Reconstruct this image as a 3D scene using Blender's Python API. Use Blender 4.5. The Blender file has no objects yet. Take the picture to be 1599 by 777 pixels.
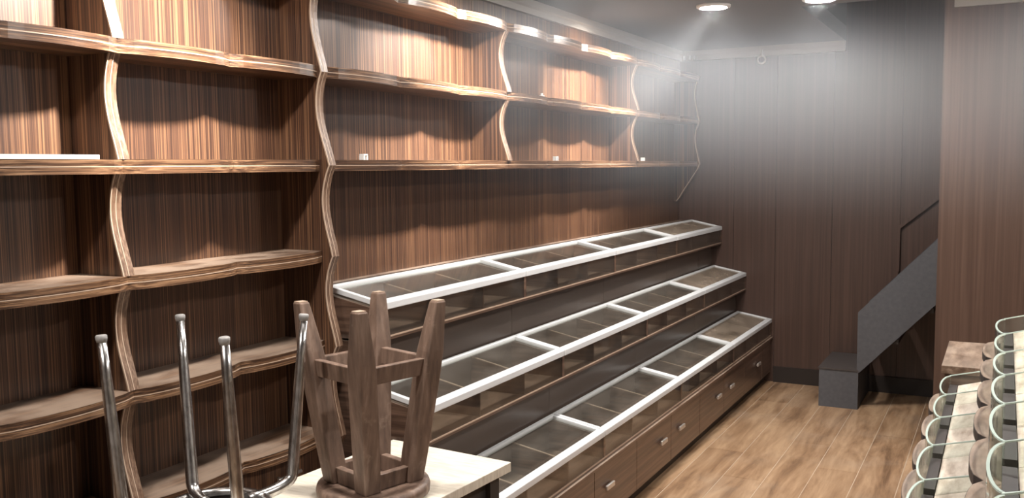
import bpy, math, random
from mathutils import Vector, Matrix
random.seed(7)
scene = bpy.context.scene
C = scene.collection

# ------------------------------------------------------------------ camera
W, H, F = 1599.0, 777.0, 1450.0
def _ray(px, py): return Vector((px - W/2, -(py - H/2), -F))
_vy = _ray(1571, 253).normalized()                 # shelves run towards this vanishing point
_vx = -_ray(-1944, 286); _vx = (_vx - _vx.dot(_vy)*_vy).normalized()
_vz = _vx.cross(_vy)
CAM = Vector((0, 0, 1.6))
cam_data = bpy.data.cameras.new('camera')
cam = bpy.data.objects.new('camera', cam_data); C.objects.link(cam)
M4 = Matrix((_vx, _vy, _vz)).to_4x4(); M4.translation = CAM
cam.matrix_world = M4
cam_data.sensor_fit = 'HORIZONTAL'; cam_data.sensor_width = 36.0
cam_data.lens = F/W*36.0
cam_data.clip_start = 0.02
scene.camera = cam

# ------------------------------------------------------------------ world, exposure
world = bpy.data.worlds.new('world'); scene.world = world
world.use_nodes = True
world.node_tree.nodes['Background'].inputs[0].default_value = (0.75, 0.8, 0.9, 1)
world.node_tree.nodes['Background'].inputs[1].default_value = 0.01
vs = scene.view_settings
vs.view_transform = 'Standard'; vs.look = 'None'; vs.gamma = 1.0; vs.use_curve_mapping = False
vs.exposure = 0.45
scene.cycles.use_denoising = True
scene.cycles.max_bounces = 8
scene.cycles.volume_bounces = 1
scene.cycles.transparent_max_bounces = 24
LAMP_STRENGTH = 470.0
SPOT_POWER = 290.0

# ------------------------------------------------------------------ helpers
class MB:
    def __init__(s): s.v = []; s.f = []; s.smooth = []
    def add(s, vs, fs, smooth=False):
        n = len(s.v); s.v += [tuple(p) for p in vs]
        for f in fs: s.f.append(tuple(i+n for i in f)); s.smooth.append(smooth)
        return s
    def box(s, x0, x1, y0, y1, z0, z1):
        v = [(x0,y0,z0),(x1,y0,z0),(x1,y1,z0),(x0,y1,z0),(x0,y0,z1),(x1,y0,z1),(x1,y1,z1),(x0,y1,z1)]
        return s.add(v, [(0,3,2,1),(4,5,6,7),(0,1,5,4),(1,2,6,5),(2,3,7,6),(3,0,4,7)])
    def hexa(s, b, t):              # bottom 4 points, top 4 points, same order counter-clockwise seen from above
        return s.add(list(b)+list(t), [(0,3,2,1),(4,5,6,7),(0,1,5,4),(1,2,6,5),(2,3,7,6),(3,0,4,7)])
    def prism_y(s, poly, y0, y1):   # poly of (x,z)
        n = len(poly)
        v = [(x,y0,z) for x,z in poly] + [(x,y1,z) for x,z in poly]
        return s.add(v, [tuple(range(n)), tuple(range(2*n-1, n-1, -1))] + [(i,(i+n),(i+1)%n+n,(i+1)%n) for i in range(n)])
    def prism_z(s, poly, z0, z1):
        n = len(poly)
        v = [(x,y,z0) for x,y in poly] + [(x,y,z1) for x,y in poly]
        return s.add(v, [tuple(range(n-1,-1,-1)), tuple(range(n, 2*n))] + [(i,(i+1)%n,(i+1)%n+n,i+n) for i in range(n)])
    def tube(s, pts, rad, seg=12, cap=True):
        pts = [Vector(p) for p in pts]; n = len(pts)
        if not hasattr(rad, '__len__'): rad = [rad]*n
        rings = []; base = len(s.v); up = None
        for i, p in enumerate(pts):
            d = (pts[min(i+1,n-1)] - pts[max(i-1,0)]).normalized()
            if up is None:
                up = Vector((1,0,0)) if abs(d.x) < .9 else Vector((0,1,0))
            a = (up - d*up.dot(d)).normalized(); up = a; b = d.cross(a)
            for k in range(seg):
                t = 2*math.pi*k/seg
                s.v.append(tuple(p + (a*math.cos(t)+b*math.sin(t))*rad[i]))
        for i in range(n-1):
            for k in range(seg):
                k2 = (k+1) % seg
                s.f.append((base+i*seg+k, base+i*seg+k2, base+(i+1)*seg+k2, base+(i+1)*seg+k)); s.smooth.append(True)
        if cap:
            s.f.append(tuple(base+k for k in range(seg-1,-1,-1))); s.smooth.append(False)
            s.f.append(tuple(base+(n-1)*seg+k for k in range(seg))); s.smooth.append(False)
        return s
    def lathe(s, prof, cx, cy, seg=32):      # prof of (r,z)
        n = len(prof); base = len(s.v)
        for r, z in prof:
            for k in range(seg):
                t = 2*math.pi*k/seg; s.v.append((cx+r*math.cos(t), cy+r*math.sin(t), z))
        for i in range(n-1):
            for k in range(seg):
                k2 = (k+1) % seg
                s.f.append((base+i*seg+k, base+i*seg+k2, base+(i+1)*seg+k2, base+(i+1)*seg+k)); s.smooth.append(True)
        s.f.append(tuple(base+k for k in range(seg-1,-1,-1))); s.smooth.append(False)
        s.f.append(tuple(base+(n-1)*seg+k for k in range(seg))); s.smooth.append(False)
        return s
    def mesh(s, name, org=(0,0,0)):
        me = bpy.data.meshes.new(name)
        o = Vector(org)
        me.from_pydata([tuple(Vector(p)-o) for p in s.v], [], s.f)
        me.polygons.foreach_set('use_smooth', s.smooth)
        me.update(); return me
    def build(s, name, mat, parent=None, bevel=0):
        org = (0,0,0)
        root = parent
        while root is not None and root.parent is not None: root = root.parent
        if root is not None: org = root.location
        ob = bpy.data.objects.new(name, s.mesh(name, org)); C.objects.link(ob)
        ob.data.materials.append(mat)
        if parent is not None: ob.parent = parent
        if bevel:
            m = ob.modifiers.new('bevel', 'BEVEL'); m.width = bevel; m.segments = 2; m.limit_method = 'ANGLE'
        return ob
def tag(o, label, cat, group=None):
    o['label'] = label; o['category'] = cat
    if group: o['group'] = group
    return o
def struct(o): o['kind'] = 'structure'; return o
def thing(name, loc, label, cat, group=None):
    o = bpy.data.objects.new(name, None); C.objects.link(o); o.location = loc; o.empty_display_size = .05
    return tag(o, label, cat, group)

# ------------------------------------------------------------------ materials
class NT:
    def __init__(s, name):
        s.m = bpy.data.materials.new(name); s.m.use_nodes = True
        s.t = s.m.node_tree; s.b = s.t.nodes['Principled BSDF']; s.out = s.t.nodes['Material Output']
    def n(s, typ, **kw):
        nd = s.t.nodes.new(typ)
        for k, v in kw.items(): setattr(nd, k, v)
        return nd
    def l(s, a, b): s.t.links.new(a, b)
    def pos(s, scale):
        g = s.n('ShaderNodeNewGeometry'); m = s.n('ShaderNodeMapping'); m.inputs['Scale'].default_value = scale
        s.l(g.outputs['Position'], m.inputs['Vector']); return m.outputs[0]
    def noise(s, vec, scale=1, detail=3, rough=.5, dist=0):
        nd = s.n('ShaderNodeTexNoise'); nd.inputs['Scale'].default_value = scale
        nd.inputs['Detail'].default_value = detail; nd.inputs['Roughness'].default_value = rough
        nd.inputs['Distortion'].default_value = dist
        s.l(vec, nd.inputs['Vector']); return nd.outputs[0]
    def ramp(s, fac, stops):
        r = s.n('ShaderNodeValToRGB'); e = r.color_ramp.elements
        while len(e) < len(stops): e.new(.5)
        for el, (p, c) in zip(e, stops):
            el.position = p; el.color = (c[0], c[1], c[2], 1) if hasattr(c, '__len__') else (c, c, c, 1)
        s.l(fac, r.inputs[0]); return r.outputs[0]
    def mix(s, fac, a, b, mode='MIX'):
        m = s.n('ShaderNodeMix', data_type='RGBA', blend_type=mode)
        for sock, v in ((m.inputs[0], fac), (m.inputs[6], a), (m.inputs[7], b)):
            if hasattr(v, 'is_linked'): s.l(v, sock)
            elif hasattr(v, '__len__'): sock.default_value = (*v, 1)
            else: sock.default_value = v
        return m.outputs[2]
    def math(s, op, a, b=None):
        m = s.n('ShaderNodeMath', operation=op)
        for sock, v in ((m.inputs[0], a), (m.inputs[1], b)):
            if v is None: continue
            if hasattr(v, 'is_linked'): s.l(v, sock)
            else: sock.default_value = v
        return m.outputs[0]
    def upness(s):
        g = s.n('ShaderNodeNewGeometry'); x = s.n('ShaderNodeSeparateXYZ'); s.l(g.outputs['Normal'], x.inputs[0])
        r = s.n('ShaderNodeMapRange'); r.inputs['From Min'].default_value = .6; r.inputs['From Max'].default_value = .95
        s.l(x.outputs[2], r.inputs[0]); return r.outputs[0]
    def bump(s, h, strength=.2, dist=.002):
        b = s.n('ShaderNodeBump'); b.inputs['Strength'].default_value = strength; b.inputs['Distance'].default_value = dist
        s.l(h, b.inputs['Height']); s.l(b.outputs[0], s.b.inputs['Normal'])
    def set(s, **kw):
        for k, v in kw.items():
            k = k.replace('_', ' ')
            sock = s.b.inputs[k]
            if hasattr(v, 'is_linked'): s.l(v, sock)
            elif hasattr(v, '__len__') and len(v) == 3: sock.default_value = (*v, 1)
            else: sock.default_value = v
        return s
def streaked_wood(name, scale, dark, mid, light, rough=.34, dust=.0, dust_col=(.42,.33,.25), coat=.25):
    t = NT(name)
    a = t.noise(t.pos(scale), 1.0, 4, .65)
    b = t.noise(t.pos(tuple(q*.23 for q in scale)), 1.0, 2, .5)
    c = t.math('ADD', t.math('MULTIPLY', a, .85), t.math('MULTIPLY', b, .22))
    col = t.ramp(c, [(.43, dark), (.54, mid), (.66, light)])
    r = rough
    if dust > 0:
        d = t.noise(t.pos((9,5,9)), 1.0, 5, .6)
        f = t.math('MULTIPLY', t.upness(), t.ramp(d, [(.36, dust*.25), (.56, dust)]))
        col = t.mix(f, col, dust_col)
        r = t.math('ADD', t.math('MULTIPLY', f, .5), rough)
    t.set(Base_Color=col, Roughness=r, Coat_Weight=coat, Coat_Roughness=.22)
    t.bump(a, .08, .001)
    return t.m
ZD, ZM, ZL = (.030,.0140,.0095), (.074,.035,.020), (.20,.104,.053)
M = {}
M['panel'] = streaked_wood('zebra_wood_panel', (200,200,.8), ZD, ZM, ZL, .38, 0, coat=.15)
M['shelf'] = streaked_wood('zebra_wood_shelf', (70,1.2,240), ZD, (.08,.038,.021), (.20,.105,.055), .32, .9, (.27,.195,.142))
M['edge'] = streaked_wood('shelf_edge_wood', (60,1.0,260), (.030,.014,.008), (.10,.050,.026), (.27,.155,.085), .28, .5, (.26,.2,.15))
M['divider_edge'] = streaked_wood('divider_edge_wood', (160,160,1.5), (.09,.048,.029), (.15,.088,.055), (.22,.14,.095), .42, coat=0)
M['seam'] = NT('pale_seam').set(Base_Color=(.42,.31,.23), Roughness=.5).m
M['dark_panel'] = streaked_wood('dark_wall_panel', (60,60,.8), (.054,.030,.022), (.064,.035,.026), (.080,.045,.033), .42, 0, coat=.1)
M['screen'] = streaked_wood('screen_panel', (60,60,.8), (.074,.042,.030), (.090,.052,.037), (.112,.067,.048), .4, 0, coat=.1)
M['counter'] = streaked_wood('counter_brown_laminate', (3,1.2,60), (.070,.040,.028), (.115,.068,.047), (.165,.10,.07), .33, .7, (.33,.25,.19))
M['bin_floor'] = streaked_wood('bin_floor_dusty', (12,5,10), (.05,.031,.022), (.10,.066,.049), (.20,.14,.105), .55, .55, (.25,.185,.14), coat=0)
M['bin_trim'] = NT('bin_trim').set(Base_Color=(.40,.285,.21), Roughness=.45).m
M['riser'] = NT('riser_smoked').set(Base_Color=(.105,.080,.066), Roughness=.26).m
M['white_rail'] = NT('white_lid_rail').set(Base_Color=(.66,.67,.68), Roughness=.35).m
M['kick'] = NT('dark_plinth').set(Base_Color=(.022,.015,.012), Roughness=.5).m
M['chrome_matt'] = NT('brushed_handle').set(Base_Color=(.72,.68,.64), Metallic=.85, Roughness=.4).m
t = NT('chrome'); t.set(Base_Color=t.ramp(t.noise(t.pos((60,60,25)),1,4,.6), [(.35,(.42,.40,.38)),(.62,(.78,.77,.76))]), Metallic=1.0, Roughness=.24); M['chrome'] = t.m
M['cap'] = NT('grey_foot_cap').set(Base_Color=(.30,.29,.28), Roughness=.5).m
t = NT('stool_wood'); nz = t.noise(t.pos((45,45,6)),1,4,.6); col = t.ramp(nz,[(.3,(.095,.060,.043)),(.55,(.19,.123,.09)),(.75,(.30,.21,.16))])
wr = t.noise(t.pos((22,22,22)),1,5,.7); col = t.mix(t.ramp(wr,[(.60,0.0),(.72,.55)]), col, (.34,.25,.19)); t.set(Base_Color=col, Roughness=.5); t.bump(nz,.15); M['stool'] = t.m
t = NT('cream_top'); n1 = t.noise(t.pos((14,90,14)),1,4,.6); t.set(Base_Color=t.ramp(n1,[(.3,(.60,.53,.42)),(.6,(.78,.71,.60))]), Roughness=.6); t.bump(n1,.3,.003); M['cream'] = t.m
M['black'] = NT('dark_table_leg').set(Base_Color=(.03,.026,.024), Roughness=.5).m
M['stair'] = NT('slate_grey_steel'); ts = M['stair']; nn = ts.noise(ts.pos((40,40,40)),1,4,.6); ts.set(Base_Color=ts.ramp(nn,[(.3,(.070,.070,.077)),(.7,(.088,.088,.096))]), Roughness=.5); ts.bump(nn,.1); M['stair'] = ts.m
M['tread'] = NT('dark_tread').set(Base_Color=(.055,.045,.042), Roughness=.6).m
M['cornice'] = NT('cream_cornice').set(Base_Color=(.38,.345,.31), Roughness=.5).m
M['ceiling'] = NT('grey_ceiling').set(Base_Color=(.17,.17,.18), Roughness=.9).m
M['paint'] = NT('grey_paint').set(Base_Color=(.40,.38,.36), Roughness=.8).m
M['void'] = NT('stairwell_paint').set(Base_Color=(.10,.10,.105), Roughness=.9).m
M['grout'] = NT('pale_grout').set(Base_Color=(.52,.43,.33), Roughness=.9).m
M['white'] = NT('white_plastic').set(Base_Color=(.78,.76,.73), Roughness=.45).m
t = NT('plank_wood_tile'); oi = t.n('ShaderNodeObjectInfo')
n1 = t.noise(t.pos((11,1.6,1)),1,5,.62,.6); n2 = t.noise(t.pos((45,4,1)),1,3,.6)
c = t.math('ADD', t.math('MULTIPLY', n1, .8), t.math('MULTIPLY', n2, .22)); c = t.math('ADD', c, t.math('MULTIPLY', t.math('SUBTRACT', oi.outputs['Random'], .5), .10))
col = t.ramp(c, [(.33,(.135,.075,.040)),(.48,(.29,.175,.098)),(.64,(.44,.29,.175))])
ds = t.noise(t.pos((3,3,3)),1,4,.6); col = t.mix(t.ramp(ds,[(.5,0.0),(.75,.35)]), col, (.40,.31,.23))
t.set(Base_Color=col, Roughness=.42); t.bump(n1,.08); M['plank'] = t.m
t = NT('dusty_tray'); n1 = t.noise(t.pos((30,8,20)),1,5,.65); t.set(Base_Color=t.ramp(n1,[(.28,(.36,.27,.20)),(.48,(.60,.51,.42)),(.70,(.78,.70,.60))]), Roughness=.6); M['tray'] = t.m
M['ledge'] = streaked_wood('ledge_wood', (30,6,60), (.12,.075,.05), (.21,.14,.098), (.34,.25,.185), .35, .3, (.42,.34,.27))
M['stop'] = NT('dark_stop_block').set(Base_Color=(.035,.028,.026), Roughness=.45).m
M['rim'] = NT('polished_glass_edge').set(Base_Color=(.50,.60,.54), Roughness=.25).m
def thin_glass(name, tint, dust, dust_col=(.55,.48,.42), ior=1.5, rough=.03):
    t = NT(name); t.t.nodes.remove(t.b)
    tr = t.n('ShaderNodeBsdfTransparent'); tr.inputs[0].default_value = (*tint, 1)
    gl = t.n('ShaderNodeBsdfGlossy'); gl.inputs['Roughness'].default_value = rough
    fr = t.n('ShaderNodeFresnel'); gb = t.n('ShaderNodeNewGeometry')     # a pane reflects alike from both faces
    t.l(t.math('ADD', t.math('MULTIPLY', gb.outputs['Backfacing'], 1/ior-ior), ior), fr.inputs[0])
    m1 = t.n('ShaderNodeMixShader'); t.l(fr.outputs[0], m1.inputs[0]); t.l(tr.outputs[0], m1.inputs[1]); t.l(gl.outputs[0], m1.inputs[2])
    df = t.n('ShaderNodeBsdfDiffuse'); df.inputs[0].default_value = (*dust_col, 1)
    m2 = t.n('ShaderNodeMixShader'); t.l(m1.outputs[0], m2.inputs[1]); t.l(df.outputs[0], m2.inputs[2])
    n = t.noise(t.pos((6,4,6)),1,5,.6); t.l(t.ramp(n, [(.3, dust*.4), (.7, dust*1.4)]), m2.inputs[0])
    t.l(m2.outputs[0], t.out.inputs[0]); return t.m
M['lid_glass'] = thin_glass('dusty_lid_glass', (.92,.94,.92), .055)
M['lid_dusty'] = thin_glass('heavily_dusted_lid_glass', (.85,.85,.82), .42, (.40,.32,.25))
M['front_glass'] = thin_glass('bin_front_glass', (.74,.71,.68), .045)
M['arc_glass'] = thin_glass('curved_clear_glass', (.94,.97,.95), .03, (.7,.68,.62), 1.22)
t = NT('lamp_diffuser'); t.t.nodes.remove(t.b); em = t.n('ShaderNodeEmission'); em.inputs[0].default_value = (1.0,.95,.90,1); em.inputs[1].default_value = LAMP_STRENGTH; t.l(em.outputs[0], t.out.inputs[0]); M['lamp'] = t.m

# ------------------------------------------------------------------ room
XL, XR, YB, YF, ZC = -2.20, 1.9, 6.88, -1.6, 2.45
COL_Y, COL_X = 5.27, -.30
VOID_X = -1.01
# floor with its planks
fl = struct(MB().box(XL-.1, XR+.1, YF-.1, YB+.1, -.06, -.0012).build('floor', M['grout']))
pw, pl, g = .205, 1.2, .0032
plank_mesh = MB().box(0, pw-g, 0, pl-g, -.0055, 0).mesh('plank'); plank_mesh.materials.append(M['plank'])
x = -1.445 - 4*pw; k = 0
while x < XR:
    y = YF - (k*.43) % pl
    while y < YB:
        y0, y1 = max(y, YF), min(y+pl, YB)
        if y1-y0 > .02 and x+pw > XL:
            xa, xb = max(x, XL), min(x+pw, XR)
            if y0 == y and y1 == y+pl and xa == x and xb == x+pw:
                o = bpy.data.objects.new('plank', plank_mesh); o.location = (x, y, 0)
            else:
                me = MB().box(0, xb-xa-g, 0, y1-y0-g, -.0055, 0).mesh('plank'); me.materials.append(M['plank'])
                o = bpy.data.objects.new('plank', me); o.location = (xa, y0, 0)
            C.objects.link(o); o.parent = fl
        y += pl
    x += pw; k += 1
# ceiling, open above the stair
ce = MB().box(XL-.1, VOID_X, YF-.1, YB+.1, ZC, ZC+.1)
ce.box(VOID_X, XR+.1, YF-.1, COL_Y, ZC, ZC+.1)
struct(ce.build('ceiling', M['ceiling']))
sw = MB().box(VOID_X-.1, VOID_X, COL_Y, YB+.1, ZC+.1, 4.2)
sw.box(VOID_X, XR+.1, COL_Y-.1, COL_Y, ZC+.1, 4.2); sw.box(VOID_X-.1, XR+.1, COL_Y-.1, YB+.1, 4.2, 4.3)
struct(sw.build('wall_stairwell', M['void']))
# left wall: carcass plus panels
wl = struct(MB().box(XL-.12, XL-.012, YF-.1, YB+.1, 0, ZC).build('wall_left', M['paint']))
ys = [YF, -.7, .1, .885, 1.67, 2.47, 3.77, 5.46, 6.30, YB]
for a, b in zip(ys[:-1], ys[1:]):
    MB().box(XL-.012, XL, a+.0012, b-.0012, 0, ZC).build('wall_panel', M['panel'], wl)
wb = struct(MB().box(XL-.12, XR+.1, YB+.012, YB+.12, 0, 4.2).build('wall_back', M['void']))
xs = [XL, -1.78, -1.473, -1.078, -.63, -.03, .57, 1.17, XR]
for a, b in zip(xs[:-1], xs[1:]):
    MB().box(a+.0012, b-.0012, YB, YB+.012, 0, 2.75).build('wall_panel', M['dark_panel'], wb)
struct(MB().box(-1.47, XR, YB-.016, YB-.001, 0, .115).build('baseboard_back', M['kick']))
struct(MB().box(XR, XR+.12, YF-.1, YB, 0, ZC).build('wall_right', M['paint']))
struct(MB().box(XL, XR, YF-.12, YF, 0, ZC).build('wall_front', M['paint']))
wc = struct(MB().box(COL_X+.012, XR, COL_Y+.012, COL_Y+.14, 0, ZC).build('wall_stair_screen', M['screen']))
for a, b in ((COL_X, .30), (.30, .90), (.90, 1.50), (1.50, XR)):
    MB().box(a+.0012, b-.0012, COL_Y, COL_Y+.012, 0, ZC).build('wall_panel', M['screen'], wc)
MB().box(COL_X, COL_X+.012, COL_Y+.012, COL_Y+.14, 0, ZC).build('wall_panel', M['screen'], wc)
def cornice(name, prof_fn):
    return struct(prof_fn.build(name, M['cornice']))
cz = 2.378
cornice('trim_1', MB().prism_y([(XL,cz),(XL+.022,cz),(XL+.022,cz+.03),(XL+.03,cz+.04),(XL+.03,ZC),(XL,ZC)], YF, YB-.03))
tb = MB().box(XL, VOID_X, YB-.03, YB-.001, cz+.035, ZC); tb.box(XL, VOID_X, YB-.022, YB-.001, cz, cz+.035); tb.box(VOID_X-.03, VOID_X, YB-.034, YB-.03, cz, ZC)
cornice('trim_2', tb)
tc = MB().box(COL_X+.045, XR, COL_Y-.03, COL_Y-.001, cz+.035, ZC); tc.box(COL_X+.045, XR, COL_Y-.022, COL_Y-.001, cz, cz+.035)
cornice('trim_3', tc)

# ------------------------------------------------------------------ lamps
def lamp(x, y, label, group=None, r=.07, aim=None):
    t = thing('ceiling_lamp', (x, y, ZC), label, 'lamp', group)
    MB().lathe([(r+.022, ZC-.001), (r+.020, ZC-.012), (r+.004, ZC-.016), (r+.002, ZC-.016), (r+.002, ZC-.001)], x, y, 32).build('bezel', M['white'], t)
    MB().lathe([(r, ZC-.003), (r*.98, ZC-.010), (r*.7, ZC-.017), (r*.3, ZC-.021), (.004, ZC-.022)][::-1], x, y, 32).build('diffuser', M['lamp'], t)
    if aim:                                          # tilted module washing the upper shelves
        ld = bpy.data.lights.new('lamp_beam', 'SPOT'); ld.energy = SPOT_POWER; ld.color = (1.0,.93,.85)
        ld.spot_size = math.radians(70); ld.spot_blend = 1.0; ld.shadow_soft_size = .035
        lo = bpy.data.objects.new('lamp_beam', ld); C.objects.link(lo); lo.parent = t; lo.location = (0, 0, -.045)
        lo.rotation_euler = (Vector(aim) - Vector((x, y, ZC-.045))).to_track_quat('-Z', 'Y').to_euler()
GL = 'ceiling lamps over the shop'
lamp(-1.41, 4.98, 'glowing round ceiling lamp beside the shelves, near the stair opening', GL, aim=(XL, 4.98, 1.90))
lamp(-.87, 5.04, 'glowing round ceiling lamp above the aisle, near the stair opening', GL)
for (x, y, w) in ((-1.41, .30, 'at the near end of the tall shelves'), (-1.41, 1.84, 'in front of the tall shelves, over the cream table'), (-1.41, 3.40, 'in front of the wall-hung shelves, over the stepped counter')):
    lamp(x, y, 'round ceiling lamp ' + w, GL, aim=(XL, y, 1.90))
lamp(.45, 2.3, 'round ceiling lamp above the glass bin counter', GL)
lamp(.5, 4.0, 'unseen round ceiling lamp added above the plain end counter to brighten the wood screen', GL)  # unseen source, added to brighten the stair screen and the bins

# ------------------------------------------------------------------ wavy shelving
SZ = [.69, 1.0, 1.305, 1.61, 1.92, 2.23]           # shelf centre heights
TH = .038
def scallop_fn(cusps, xc, xbulge):
    def fn(y):
        for a, b in zip(cusps[:-1], cusps[1:]):
            if a <= y <= b+1e-6:
                u = (y-a)/(b-a); return xc + (xbulge-xc)*(math.sin(math.pi*u)**.6 if 0 < u < 1 else 0)
        return xc
    return fn
def ysamples(cusps, n=10):
    out = []
    for a, b in zip(cusps[:-1], cusps[1:]): out += [a+(b-a)*i/n for i in range(n)]
    return out + [cusps[-1]]
def strip(ysam, fx0, fx1, z0, z1):                  # solid between two plan curves
    mb = MB(); n = len(ysam); v = []
    for y in ysam: v += [(fx0(y),y,z0),(fx1(y),y,z0),(fx1(y),y,z1),(fx0(y),y,z1)]
    f = [(0,1,2,3), (4*n-4,4*n-1,4*n-2,4*n-3)]
    for i in range(n-1):
        a, b = 4*i, 4*i+4
        f += [(a+1,b+1,b+2,a+2), (a+3,a+2,b+2,b+3), (a+1,a,b,b+1), (a,a+3,b+3,b)]
    return mb.add(v, f)
def make_shelf(parent, cusps, z, xc, xb):
    fn = scallop_fn(cusps, xc, xb); ysam = ysamples(cusps)
    sh = strip(ysam, lambda y: XL+.0005, lambda y: fn(y)-.004, z-TH/2, z+TH/2).build('shelf', M['shelf'], parent)
    strip(ysam, lambda y: fn(y)-.004, fn, z+.0012, z+TH/2).build('edge_band', M['edge'], sh)
    strip(ysam, lambda y: fn(y)-.004, fn, z-TH/2, z-.0012).build('edge_band', M['edge'], sh)
    strip(ysam, lambda y: fn(y)-.004, lambda y: fn(y)+.0008, z-.0012, z+.0012).build('edge_seam', M['seam'], sh)
def edge_curve(knots, amp, n=14):                   # (x,z) front curve with cusps at the given (z,x) knots
    pts = []
    for (a, xa), (b, xb) in zip(knots[:-1], knots[1:]):
        for i in range(n):
            u = i/n; w = math.sin(math.pi*u**1.3)
            pts.append((xa + (xb-xa)*u - amp*max(w,0)**.9, a+(b-a)*u))
    return pts + [(knots[-1][1], knots[-1][0])]
def make_upright(parent, name, y0, y1, curve, xback=XL+.0005):
    zlo, zhi = curve[0][1], curve[-1][1]
    mb = MB(); n = len(curve)
    v = []
    for (x, z) in curve: v += [(xback,y0,z),(x-.004,y0,z),(x-.004,y1,z),(xback,y1,z)]
    f = [(0,1,2,3)[::-1], (4*n-4,4*n-3,4*n-2,4*n-1)]
    for i in range(n-1):
        a, b = 4*i, 4*i+4
        f += [(a,a+1,b+1,b), (a+1,a+2,b+2,b+1), (a+2,a+3,b+3,b+2), (a+3,a,b,b+3)]
    up = mb.add(v, f).build(name, M['panel'], parent)
    def band(ya, yb, off, nm, mat):
        v = []; f = []
        for (x, z) in curve: v += [(x-.004,ya,z),(x+off,ya,z),(x+off,yb,z),(x-.004,yb,z)]
        for i in range(n-1):
            a, b = 4*i, 4*i+4
            f += [(a,a+1,b+1,b), (a+1,a+2,b+2,b+1), (a+2,a+3,b+3,b+2), (a+3,a,b,b+3)]
        f += [(0,3,2,1), (4*n-4,4*n-3,4*n-2,4*n-1)]
        MB().add(v, f).build(nm, mat, up)
    m = (y0+y1)/2
    band(y0, y0+.003, .0008, 'edge_seam', M['seam'])
    band(y0+.003, m-.0012, 0, 'edge_band', M['divider_edge'])
    band(m-.0012, m+.0012, .0006, 'edge_seam', M['seam'])
    band(m+.0012, y1, 0, 'edge_band', M['divider_edge'])
    return up
DT = .036
def cusps_between(a, b, n): return [a+(b-a)*i/n for i in range(n+1)]
# tall unit on the near side
U1 = thing('wavy_shelving_unit', (-2.1, 1.3, 0), 'tall dark zebra-wood wall shelves with wavy edges, reaching down to base cabinets', 'shelves')
LX, LB = -2.030, -1.998
div_y = [.885, 1.67]
ends = [.10, .885, 1.67, 2.455]
for z in SZ:
    cs = []
    for a, b in zip(ends[:-1], ends[1:]): cs += cusps_between(a, b, 2)[:-1]
    make_shelf(U1, cs+[2.455], z, LX, LB)
for yd in div_y + [.10+DT/2]:
    for za, zb in [(SZ[i]+TH/2, SZ[i+1]-TH/2) for i in range(5)] + [(SZ[5]+TH/2, ZC-.075)]:
        make_upright(U1, 'divider', yd-DT/2, yd+DT/2, edge_curve([(za, LX+.004), (zb, LX-.012)], .030))
make_upright(U1, 'side_panel', 2.455, 2.455+DT, edge_curve([(0,-1.975),(.38,-1.975),(SZ[0],-1.975),(SZ[1],-1.978),(SZ[2],-1.984),(SZ[3],-1.988),(SZ[4],-2.012),(SZ[5],-2.022),(ZC-.075,-2.03)], .034))
# base cabinet below the lowest shelf
MB().box(XL, -2.07, .10, 2.455, .09, SZ[0]-TH/2).build('base_cabinet', M['panel'], U1)
MB().box(XL, -2.10, .10, 2.455, 0, .09).build('plinth', M['kick'], U1)
for i in range(6):
    a = .10 + i*.3925
    dr = MB().box(-2.07, -2.05, a+.002, a+.3905, .10, SZ[0]-TH/2-.004).build('door', M['panel'], U1)
    hy, hz_ = a+.2, .605
    MB().tube([(-2.05,hy-.035,hz_),(-2.03,hy-.035,hz_)], .004, 8).tube([(-2.05,hy+.035,hz_),(-2.03,hy+.035,hz_)], .004, 8).tube([(-2.028,hy-.055,hz_),(-2.028,hy+.055,hz_)], .006, 10).build('handle', M['chrome_matt'], dr)
# wall-hung unit above the tiered counter
U2 = thing('wavy_shelving_unit', (-2.1, 4.6, 1.55), 'long wall-hung zebra-wood shelves with wavy edges above the stepped glass display counter', 'shelves')
RX, RB = -2.018, -1.986
segs = [2.455+DT, 3.77, 5.46, 6.742]; cnt = [3, 4, 3]
rc = []
for (a, b), n in zip(zip(segs[:-1], segs[1:]), cnt): rc += cusps_between(a, b, n)[:-1]
rc += [segs[-1]]
for z in SZ[3:]: make_shelf(U2, rc, z, RX, RB if z > 1.7 else -2.005)
for yd in (3.77, 5.46):
    for za, zb in ((SZ[3]+TH/2, SZ[4]-TH/2), (SZ[4]+TH/2, SZ[5]-TH/2)):
        make_upright(U2, 'divider', yd-DT/2, yd+DT/2, edge_curve([(za, RX+.014), (zb, RX+.002)], .036))
ec = [(XL+.02, 1.33), (XL+.045, 1.36), (XL+.075, 1.41), (-2.085, 1.47), (-2.045, 1.53), (-2.015, 1.575)] + edge_curve([(SZ[3],-2.003),(SZ[4],-2.008),(SZ[5]+TH/2,-2.012)], .032)
make_upright(U2, 'side_panel', 6.742, 6.742+DT, ec)

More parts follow.
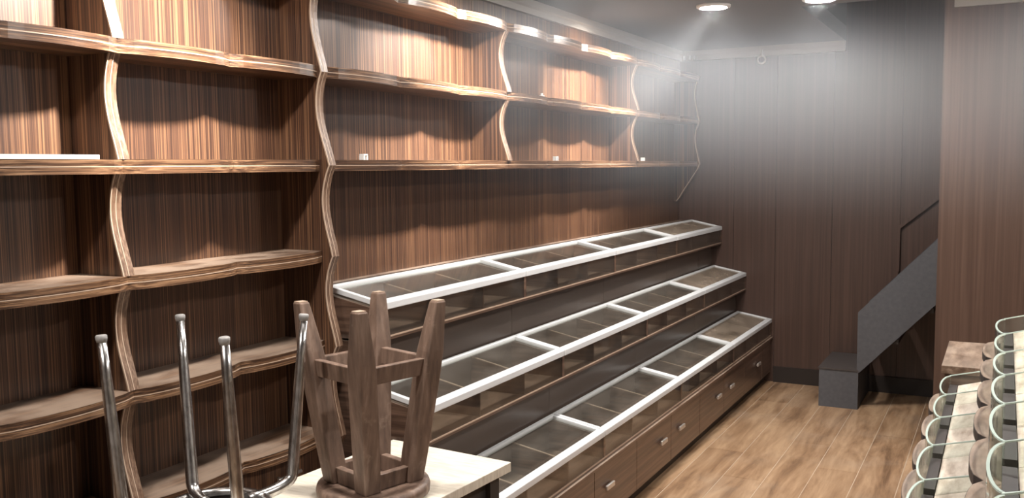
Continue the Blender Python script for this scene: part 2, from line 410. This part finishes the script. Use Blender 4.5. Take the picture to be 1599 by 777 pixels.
# ------------------------------------------------------------------ stepped glass display counter
DC = thing('stepped_display_counter', (-1.85, 4.72, 0), 'long three-step brown display counter with white-railed glass lids below the wall shelves', 'display counter')
YJ = [2.56, 3.64, 4.72, 5.80, 6.872]
TIERS = [(-1.49, .469, -1.74, .512), (-1.683, .802, -1.925, .850), (-1.868, 1.142, -2.10, 1.190)]
RAILH = .026
for ti, (xf, zf, xb, zb) in enumerate(TIERS):
    zbot = zf-.120
    wy = xb-.012                                     # wall plane behind the bin
    MB().box(wy, xf-.004, YJ[0], YJ[-1], zbot-.014, zbot).build('bin_floor', M['bin_floor'], DC)
    MB().box(xf-.004, xf+.001, YJ[0], YJ[-1], zbot-.014, zbot-.005).build('floor_edge', M['counter'], DC)
    MB().box(xf-.004, xf+.002, YJ[0], YJ[-1], zbot-.005, zbot).build('floor_trim', M['bin_trim'], DC)
    for yj in YJ:
        y0 = min(max(yj-.010, YJ[0]), YJ[-1]-.020)
        MB().hexa([(wy,y0,zbot),(xf,y0,zbot),(xf,y0+.02,zbot),(wy,y0+.02,zbot)], [(wy,y0,zb-RAILH-.002),(xf,y0,zf-RAILH-.002),(xf,y0+.02,zf-RAILH-.002),(wy,y0+.02,zb-RAILH-.002)]).build('bin_side', M['counter'], DC)
    for a, b in zip(YJ[:-1], YJ[1:]):
        ya, yb = max(a+.010, YJ[0]+.02), min(b-.010, YJ[-1]-.02)
        MB().box(xf-.006, xf-.001, ya, yb, zbot, zf-RAILH-.002).build('front_glass', M['front_glass'], DC)
        for k in (1, 2):
            yp = a+(b-a)*k/3; hw = .0045
            zp = lambda x: zf + (xf-x)*(zb-zf)/(xf-xb) - .034
            xa_, xb_ = wy, xf-.008
            q = [(xa_,yp-hw),(xb_,yp-hw),(xb_,yp+hw),(xa_,yp+hw)]
            pt = MB().hexa([(u,w,zbot) for u,w in q], [(u,w,zp(u)-.003) for u,w in q]).build('partition', M['counter'], DC)
            MB().hexa([(u,w,zp(u)-.003) for u,w in q], [(u,w,zp(u)) for u,w in q]).build('edge_band', M['bin_trim'], pt)
        # lid: four rails and a pane on the slope
        sl = (zb-zf)/(xf-xb)
        zz = lambda x: zf + (xf-x)*sl
        la, lb = a+.0025, b-.0025
        def slab(x0, x1, y0, y1, top, th):
            return MB().hexa([(x0,y0,zz(x0)+top-th),(x1,y0,zz(x1)+top-th),(x1,y1,zz(x1)+top-th),(x0,y1,zz(x0)+top-th)], [(x0,y0,zz(x0)+top),(x1,y0,zz(x1)+top),(x1,y1,zz(x1)+top),(x0,y1,zz(x0)+top)])
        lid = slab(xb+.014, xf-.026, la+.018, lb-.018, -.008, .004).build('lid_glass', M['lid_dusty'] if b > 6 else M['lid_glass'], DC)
        slab(xf-.028, xf+.006, la, lb, 0, RAILH).build('lid_rail', M['white_rail'], lid, .003)
        slab(xb, xb+.016, la, lb, 0, RAILH*.7).build('lid_rail', M['white_rail'], lid, .002)
        slab(xb+.016, xf-.028, la, la+.020, 0, RAILH*.7).build('lid_rail', M['white_rail'], lid, .002)
        slab(xb+.016, xf-.028, lb-.020, lb, 0, RAILH*.7).build('lid_rail', M['white_rail'], lid, .002)
    # riser behind the lid
    top = TIERS[ti+1][1]-.135 if ti < 2 else zb-.001
    rx = xb-.012
    for a, b in zip(YJ[:-1], YJ[1:]):
        MB().box(rx-.012, rx, a+.001, b-.001, zbot, top).build('riser_panel', M['riser'], DC)
MB().box(XL+.001, -2.124, YJ[0], YJ[-1], 1.168, 1.182).build('back_ledge', M['counter'], DC)
# stepped end panels and carcass
for y0 in (YJ[0], YJ[-1]-.018):
    ep = [(XL+.002,.07),(-1.51,.07),(-1.51,.335),(-1.70,.335),(-1.765,.36),(-1.765,.66),(-1.89,.66),(-1.95,.70),(-1.95,1.0),(-2.126,1.0),(-2.126,1.166),(XL+.002,1.166)]
    MB().prism_y(ep, y0, y0+.018).build('end_panel', M['counter'], DC)
MB().box(-1.75, -1.478, YJ[0], YJ[-1], .322, .334).build('base_top', M['counter'], DC)
MB().box(-1.80, -1.535, YJ[0]+.02, YJ[-1]-.02, 0, .07).build('plinth', M['kick'], DC)
MB().box(-1.80, -1.507, YJ[0]+.02, YJ[-1]-.02, .07, .085).build('base_bottom', M['counter'], DC)
doors = [2.578, 3.03, 3.535, 4.045, 4.555, 5.07, 5.585, 6.09, 6.60, 6.87]
for i, (a, b) in enumerate(zip(doors[:-1], doors[1:])):
    dr = MB().box(-1.509, -1.492, a+.002, b-.002, .072, .318).build('door', M['counter'], DC, .001)
    if i == 8: continue
    hy = b-.145 if i % 2 == 1 else a+.15
    MB().box(-1.492, -1.480, hy-.035, hy+.035, .205, .212).box(-1.486, -1.474, hy-.042, hy+.042, .200, .222).build('handle', M['chrome_matt'], dr, .003)

# ------------------------------------------------------------------ stair against the back wall
ST = thing('steep_staircase', (-.4, 6.58, 0), 'steep slate-grey stair rising along the back wall behind the wood screen', 'stairs')
s1 = MB().box(-1.050, -.805, 6.305, 6.86, 0, .252).build('first_step', M['stair'], ST)
MB().box(-1.056, -.805, 6.299, 6.86, .252, .262).build('tread', M['tread'], s1)
SL = 1.07
def stringer(y0, y1):
    xe = 1.15
    return MB().prism_y([(-.805,.262),(-.805,.245),(-.80,.245),(xe,.245+SL*(xe+.80)),(xe,.640+SL*(xe+.815)),(-.815,.640),(-.815,.262)], y0, y1).build('stringer', M['stair'], ST)
stringer(6.305, 6.33); stringer(6.835, 6.86)
for k in range(1, 9):
    xk = -.805 + .20*(k-1); zk = .262 + .214*k
    MB().box(xk, xk+.235, 6.33, 6.835, zk-.03, zk).build('tread', M['tread'], ST)
rail = MB().prism_y([(-.64,.86),(-.625,.86),(-.625,1.155),(.9,1.155+.85*1.525),(.9,1.175+.85*1.525),(-.64,1.172)], 6.85, 6.872).build('handrail', M['dark_panel'], ST)

# ------------------------------------------------------------------ cream table with two upturned stools
TA = math.radians(-4.5)
TC = Vector((-1.49, 1.83, 0))
TB = thing('side_table', TC, 'cream-topped narrow table carrying two upturned stools', 'table')
def tp(u, v, z):                                     # table-local to world
    c, s = math.cos(TA), math.sin(TA)
    return (TC.x + u*c - v*s, TC.y + u*s + v*c, z)
def tbox(u0, u1, v0, v1, z0, z1):
    q = [(u0,v0),(u1,v0),(u1,v1),(u0,v1)]
    return MB().hexa([tp(u,v,z0) for u,v in q], [tp(u,v,z1) for u,v in q])
tbox(-.225, .215, -.62, .50, .722, .750).build('tabletop', M['cream'], TB, .002)
tbox(-.19, .18, -.57, .45, .655, .722).build('apron', M['black'], TB)
for u in (-.20, .15):
    for v in (-.59, .42): tbox(u, u+.045, v, v+.045, 0, .722).build('leg', M['black'], TB)

WS = Vector((-1.44, 1.925, .75))
S1 = thing('wooden_stool', WS, 'worn brown wooden stool standing upside down on the cream table', 'stool')
MB().lathe([(.138,.751),(.147,.757),(.149,.772),(.146,.783),(.136,.7855)], WS.x, WS.y, 40).build('seat', M['stool'], S1)
A0 = math.radians(28.5)
def leg_axis(k, z):
    u = (z-.785)/(1.258-.785); r = .098 + (.176-.098)*u
    a = A0 + k*math.pi/2
    return Vector((WS.x + r*math.cos(a), WS.y + r*math.sin(a), z))
for k in range(4):
    a = A0 + k*math.pi/2
    ex = Vector((math.cos(a-math.pi/4), math.sin(a-math.pi/4), 0)); ey = Vector((-ex.y, ex.x, 0))
    secs = []
    for z, w in ((.785,.024), (.86,.0255), (1.06,.0265), (1.13,.0255), (1.235,.0175), (1.258,.0155)):
        c = leg_axis(k, z); secs.append([c-ex*w-ey*w, c+ex*w-ey*w, c+ex*w+ey*w, c-ex*w+ey*w])
    mb = MB(); v = [p for s in secs for p in s]; f = [(0,3,2,1), (20,21,22,23)]
    for i in range(5):
        for j in range(4): f.append((4*i+j, 4*i+(j+1)%4, 4*i+4+(j+1)%4, 4*i+4+j))
    lg = mb.add(v, f).build('leg', M['stool'], S1, .004)
    c = leg_axis(k, 1.259); w = .0125
    q = [c-ex*w-ey*w, c+ex*w-ey*w, c+ex*w+ey*w, c-ex*w+ey*w]
    MB().hexa([p-Vector((0,0,.0025)) for p in q], [p+Vector((0,0,.0012)) for p in q]).build('foot_end', M['seam'], lg)
def stretch(k, z0, z1, w, nm):
    b = []
    for z in (z0, z1):
        p, q = leg_axis(k, z), leg_axis((k+1) % 4, z); d = (q-p).normalized(); n = Vector((-d.y, d.x, 0))*w
        p2, q2 = p+d*.012, q-d*.012
        b.append([p2-n, q2-n, q2+n, p2+n])
    MB().hexa(b[0], b[1]).build(nm, M['stool'], S1, .002)
for k in range(4):
    stretch(k, .7856, .828, .010, 'apron_rail'); stretch(k, 1.068, 1.112, .010, 'stretcher')

CS = Vector((-1.575, 1.505, .75))
S2 = thing('chrome_leg_stool', CS, 'upturned stool with four bare bent chrome tube legs on the cream table', 'stool')
MB().lathe([(.125,.751),(.146,.760),(.150,.780),(.146,.802),(.13,.812)], CS.x, CS.y, 40).build('seat', M['black'], S2)
MB().tube([(CS.x+.12*math.cos(q*math.pi/16), CS.y+.12*math.sin(q*math.pi/16), .825) for q in range(33)], .011, 10, False).build('ring', M['chrome'], S2)
for (tx, ty), (bx, by, bz) in (((-1.709,1.330),(-1.679,1.336,.89)), ((-1.773,1.605),(-1.688,1.544,.86)), ((-1.448,1.427),(-1.45,1.45,.89)), ((-1.501,1.740),(-1.516,1.701,.86))):
    top, bot = Vector((tx,ty,1.236)), Vector((bx,by,bz))
    cen = Vector((CS.x, CS.y, .832)); inn = bot.lerp(cen, .6); inn.z = .826
    q1 = bot + (bot-top).normalized()*.034
    pts = [top, top.lerp(bot,.25), top.lerp(bot,.6), bot]
    for i in range(1, 9):
        u = i/8; pts.append(bot*(1-u)**2 + q1*2*u*(1-u) + inn*u*u)
    lg = MB().tube(pts, [.0100,.0115,.0138]+[.0145]*9, 14).build('leg', M['chrome'], S2)
    dd = (top-bot).normalized()
    MB().tube([top-dd*.004, top+dd*.004, top+dd*.010, top+dd*.012], [.0105,.0122,.0122,.010], 14).build('foot_cap', M['cap'], lg)

# ------------------------------------------------------------------ glass bin counter on the right
BC = thing('glass_bin_counter', (.2, 2.3, 0), 'two-tier wooden bin counter with scalloped ledges and curved glass fronts', 'display counter')
MB().box(-.135, .75, 1.30, 3.46, 0, .80).build('body', M['counter'], BC)
MB().box(.06, .75, 1.30, 3.46, .80, 1.02).build('upper_body', M['counter'], BC)
def bin_tier(n, y0, sp, xg, bul, zr, zl, xl, depth, rise):
    # xg: foremost glass, xl: foremost ledge, zr: rim height, zl: ledge top
    cus = [y0+sp*i for i in range(n+1)]
    ys = ysamples(cus, 10)
    arc = lambda off: (lambda y: (xg+bul+off) - bul*math.sqrt(max(0, 1-(2*(((y-y0)/sp) % 1.0 if abs(((y-y0)/sp)-round((y-y0)/sp)) > 1e-6 else 0.0)-1)**2)))
    led = arc(xl-xg)
    strip(ys, led, lambda y: xg+depth, zl-.020, zl).build('scalloped_ledge', M['ledge'], BC)
    strip(ys, lambda y: led(y)-.001, lambda y: led(y)+.001, zl-.021, zl-.001).build('ledge_edge', M['stop'], BC)
    for i in range(n):
        a, b = cus[i]+.004, cus[i+1]-.004
        N = 14; o1, o2 = [], []
        for q in range(N+1):
            t = math.pi*q/N
            ym = (a+b)/2 - (b-a)/2*math.cos(t)
            xm = xg+bul - bul*math.sin(t)
            nx, ny = -math.sin(t)*(b-a)/2, -math.cos(t)*bul; L = math.hypot(nx, ny); nx /= L; ny /= L
            o1.append((xm, ym)); o2.append((xm-nx*.005, ym-ny*.005))
        def arcband(z0, z1):
            v = []; f = []
            for p, q in zip(o1, o2): v += [(p[0],p[1],z0),(q[0],q[1],z0),(q[0],q[1],z1),(p[0],p[1],z1)]
            for j in range(N):
                c, d = 4*j, 4*j+4
                f += [(c,c+1,d+1,d),(c+1,c+2,d+2,d+1),(c+2,c+3,d+3,d+2),(c+3,c,d,d+3)]
            f += [(0,3,2,1),(4*N,4*N+1,4*N+2,4*N+3)]
            return MB().add(v, f, False)
        gf = arcband(zl, zr-.003).build('curved_glass', M['arc_glass'], BC)
        arcband(zr-.003, zr).build('glass_rim', M['rim'], gf)
        x0 = xg+bul
        MB().box(x0-.003, x0+.020, a+.018, b-.018, zl, zl+.036).build('stop_block', M['stop'], BC)
        MB().hexa([(x0+.022,a-.003,zl),(xg+depth,a-.003,zl),(xg+depth,b+.003,zl),(x0+.022,b+.003,zl)], [(x0+.022,a-.003,zl+.030),(xg+depth,a-.003,zl+.030+rise),(xg+depth,b+.003,zl+.030+rise),(x0+.022,b+.003,zl+.030)]).build('sloped_tray', M['tray'], BC)
    for yc in cus:
        x0 = xg+bul-.004
        gd = MB().hexa([(x0,yc-.0025,zl),(xg+depth,yc-.0025,zl),(xg+depth,yc+.0025,zl),(x0,yc+.0025,zl)], [(x0,yc-.0025,zr-.003),(xg+depth,yc-.0025,zr+rise-.003),(xg+depth,yc+.0025,zr+rise-.003),(x0,yc+.0025,zr-.003)]).build('glass_divider', M['arc_glass'], BC)
        MB().hexa([(x0,yc-.0025,zr-.003),(xg+depth,yc-.0025,zr+rise-.003),(xg+depth,yc+.0025,zr+rise-.003),(x0,yc+.0025,zr-.003)], [(x0,yc-.0025,zr),(xg+depth,yc-.0025,zr+rise),(xg+depth,yc+.0025,zr+rise),(x0,yc+.0025,zr)]).build('glass_rim', M['rim'], gd)
bin_tier(7, 3.204+.1435-7*.287, .287, -.163, .026, .900, .838, -.192, .22, .05)
bin_tier(7, 3.004+.14-7*.28, .28, -.012, .026, 1.130, 1.058, -.042, .46, .12)
EC = thing('end_counter', (.15, 3.75, 0), 'plain dusty brown counter standing past the far end of the glass bins', 'counter')
MB().box(-.165, .60, 3.512, 3.995, 0, .872).build('body', M['counter'], EC)
MB().box(-.175, .61, 3.502, 4.005, .872, .900).build('top', M['ledge'], EC, .002)

# ------------------------------------------------------------------ small things
for i, (y, z) in enumerate(((2.72, 1.629), (4.34, 1.629), (5.64, 1.629))):
    x = -2.045
    c = thing('shelf_clip', (x, y, z), ['small white plastic clip lying on the eye-level shelf beside the side panel', 'small white plastic clip lying on the eye-level shelf between the two dividers', 'small white plastic clip lying on the eye-level shelf by the farther divider'][i], 'clip', 'white clips on the shelf')
    MB().box(x-.010, x+.010, y-.013, y+.013, z+.016, z+.022).build('top_plate', M['white'], c, .001)
    MB().box(x-.010, x+.010, y-.013, y-.005, z, z+.016).build('foot', M['white'], c); MB().box(x-.010, x+.010, y+.005, y+.013, z, z+.016).build('foot', M['white'], c)
c = MB().box(-2.055, -2.035, 4.17, 4.195, 1.9392, 1.952).box(-2.050, -2.040, 4.177, 4.188, 1.952, 1.962).build('cable_cap', M['white'], None, .002)
tag(c, 'tiny white cap left on the upper wall shelf', 'cap')
c = MB().prism_y([(-2.085,1.6292),(-2.030,1.6292),(-2.030,1.640),(-2.034,1.640),(-2.034,1.634),(-2.081,1.634),(-2.081,1.640),(-2.085,1.640)], .95, 1.60).build('white_channel', M['white'])
tag(c, 'long white channel strip lying on the eye-level shelf of the tall unit', 'strip')
sx, sy, sz = -1.582, YB-.036, 2.352
sn = thing('ring_sensor', (sx, sy, sz), 'small pale ring-shaped fitting hanging from the cream cornice', 'fitting')
MB().tube([(sx+.028*math.cos(q*math.pi/12), sy, sz+.028*math.sin(q*math.pi/12)) for q in range(25)], .007, 8, False).build('ring', M['white'], sn)
MB().tube([(sx, sy, sz+.03), (sx, sy, sz+.07)], .006, 8).build('stem', M['white'], sn)
for i, xx in enumerate((-2.155, -2.11, -2.075)):
    c = MB().box(xx-.007, xx+.007, YB-.045, YB-.031, cz+.004, cz+.034).box(xx-.004, xx+.004, YB-.050, YB-.045, cz+.010, cz+.028).build('wire_connector', M['white'], None, .002)
    tag(c, 'tiny white wire connector on the cornice by the shelf corner', 'connector', 'connectors on the cornice')

# ------------------------------------------------------------------ haze volume added to stand in for lens glare under the ceiling
t = NT('glare_volume'); t.t.nodes.remove(t.b)
v = t.n('ShaderNodeVolumeScatter'); v.inputs['Color'].default_value = (.86,.92,1,1); v.inputs['Anisotropy'].default_value = .1
g = t.n('ShaderNodeNewGeometry'); sx_ = t.n('ShaderNodeSeparateXYZ'); t.l(g.outputs['Position'], sx_.inputs[0])
def mr(sock, a, b, c, d):
    q = t.n('ShaderNodeMapRange', interpolation_type='SMOOTHSTEP')
    for k, val in zip(('From Min','From Max','To Min','To Max'), (a,b,c,d)): q.inputs[k].default_value = val
    t.l(sock, q.inputs[0]); return q.outputs[0]
dz = mr(sx_.outputs[2], 1.30, 1.95, 0, .115); dtop = mr(sx_.outputs[2], 2.02, 2.34, 1.0, .10); dy = mr(sx_.outputs[1], 2.4, 4.6, .12, 1.0)
t.l(t.math('MULTIPLY', t.math('MULTIPLY', dz, dtop), dy), v.inputs['Density'])
t.l(v.outputs[0], t.out.inputs['Volume'])
hz = MB().box(-1.94, XR-.01, 2.3, COL_Y-.04, 1.36, 2.42).build('glare_haze', t.m)
hz['kind'] = 'stuff'
tag(hz, 'thin grey haze added under the ceiling lamps to imitate lens glare', 'haze')
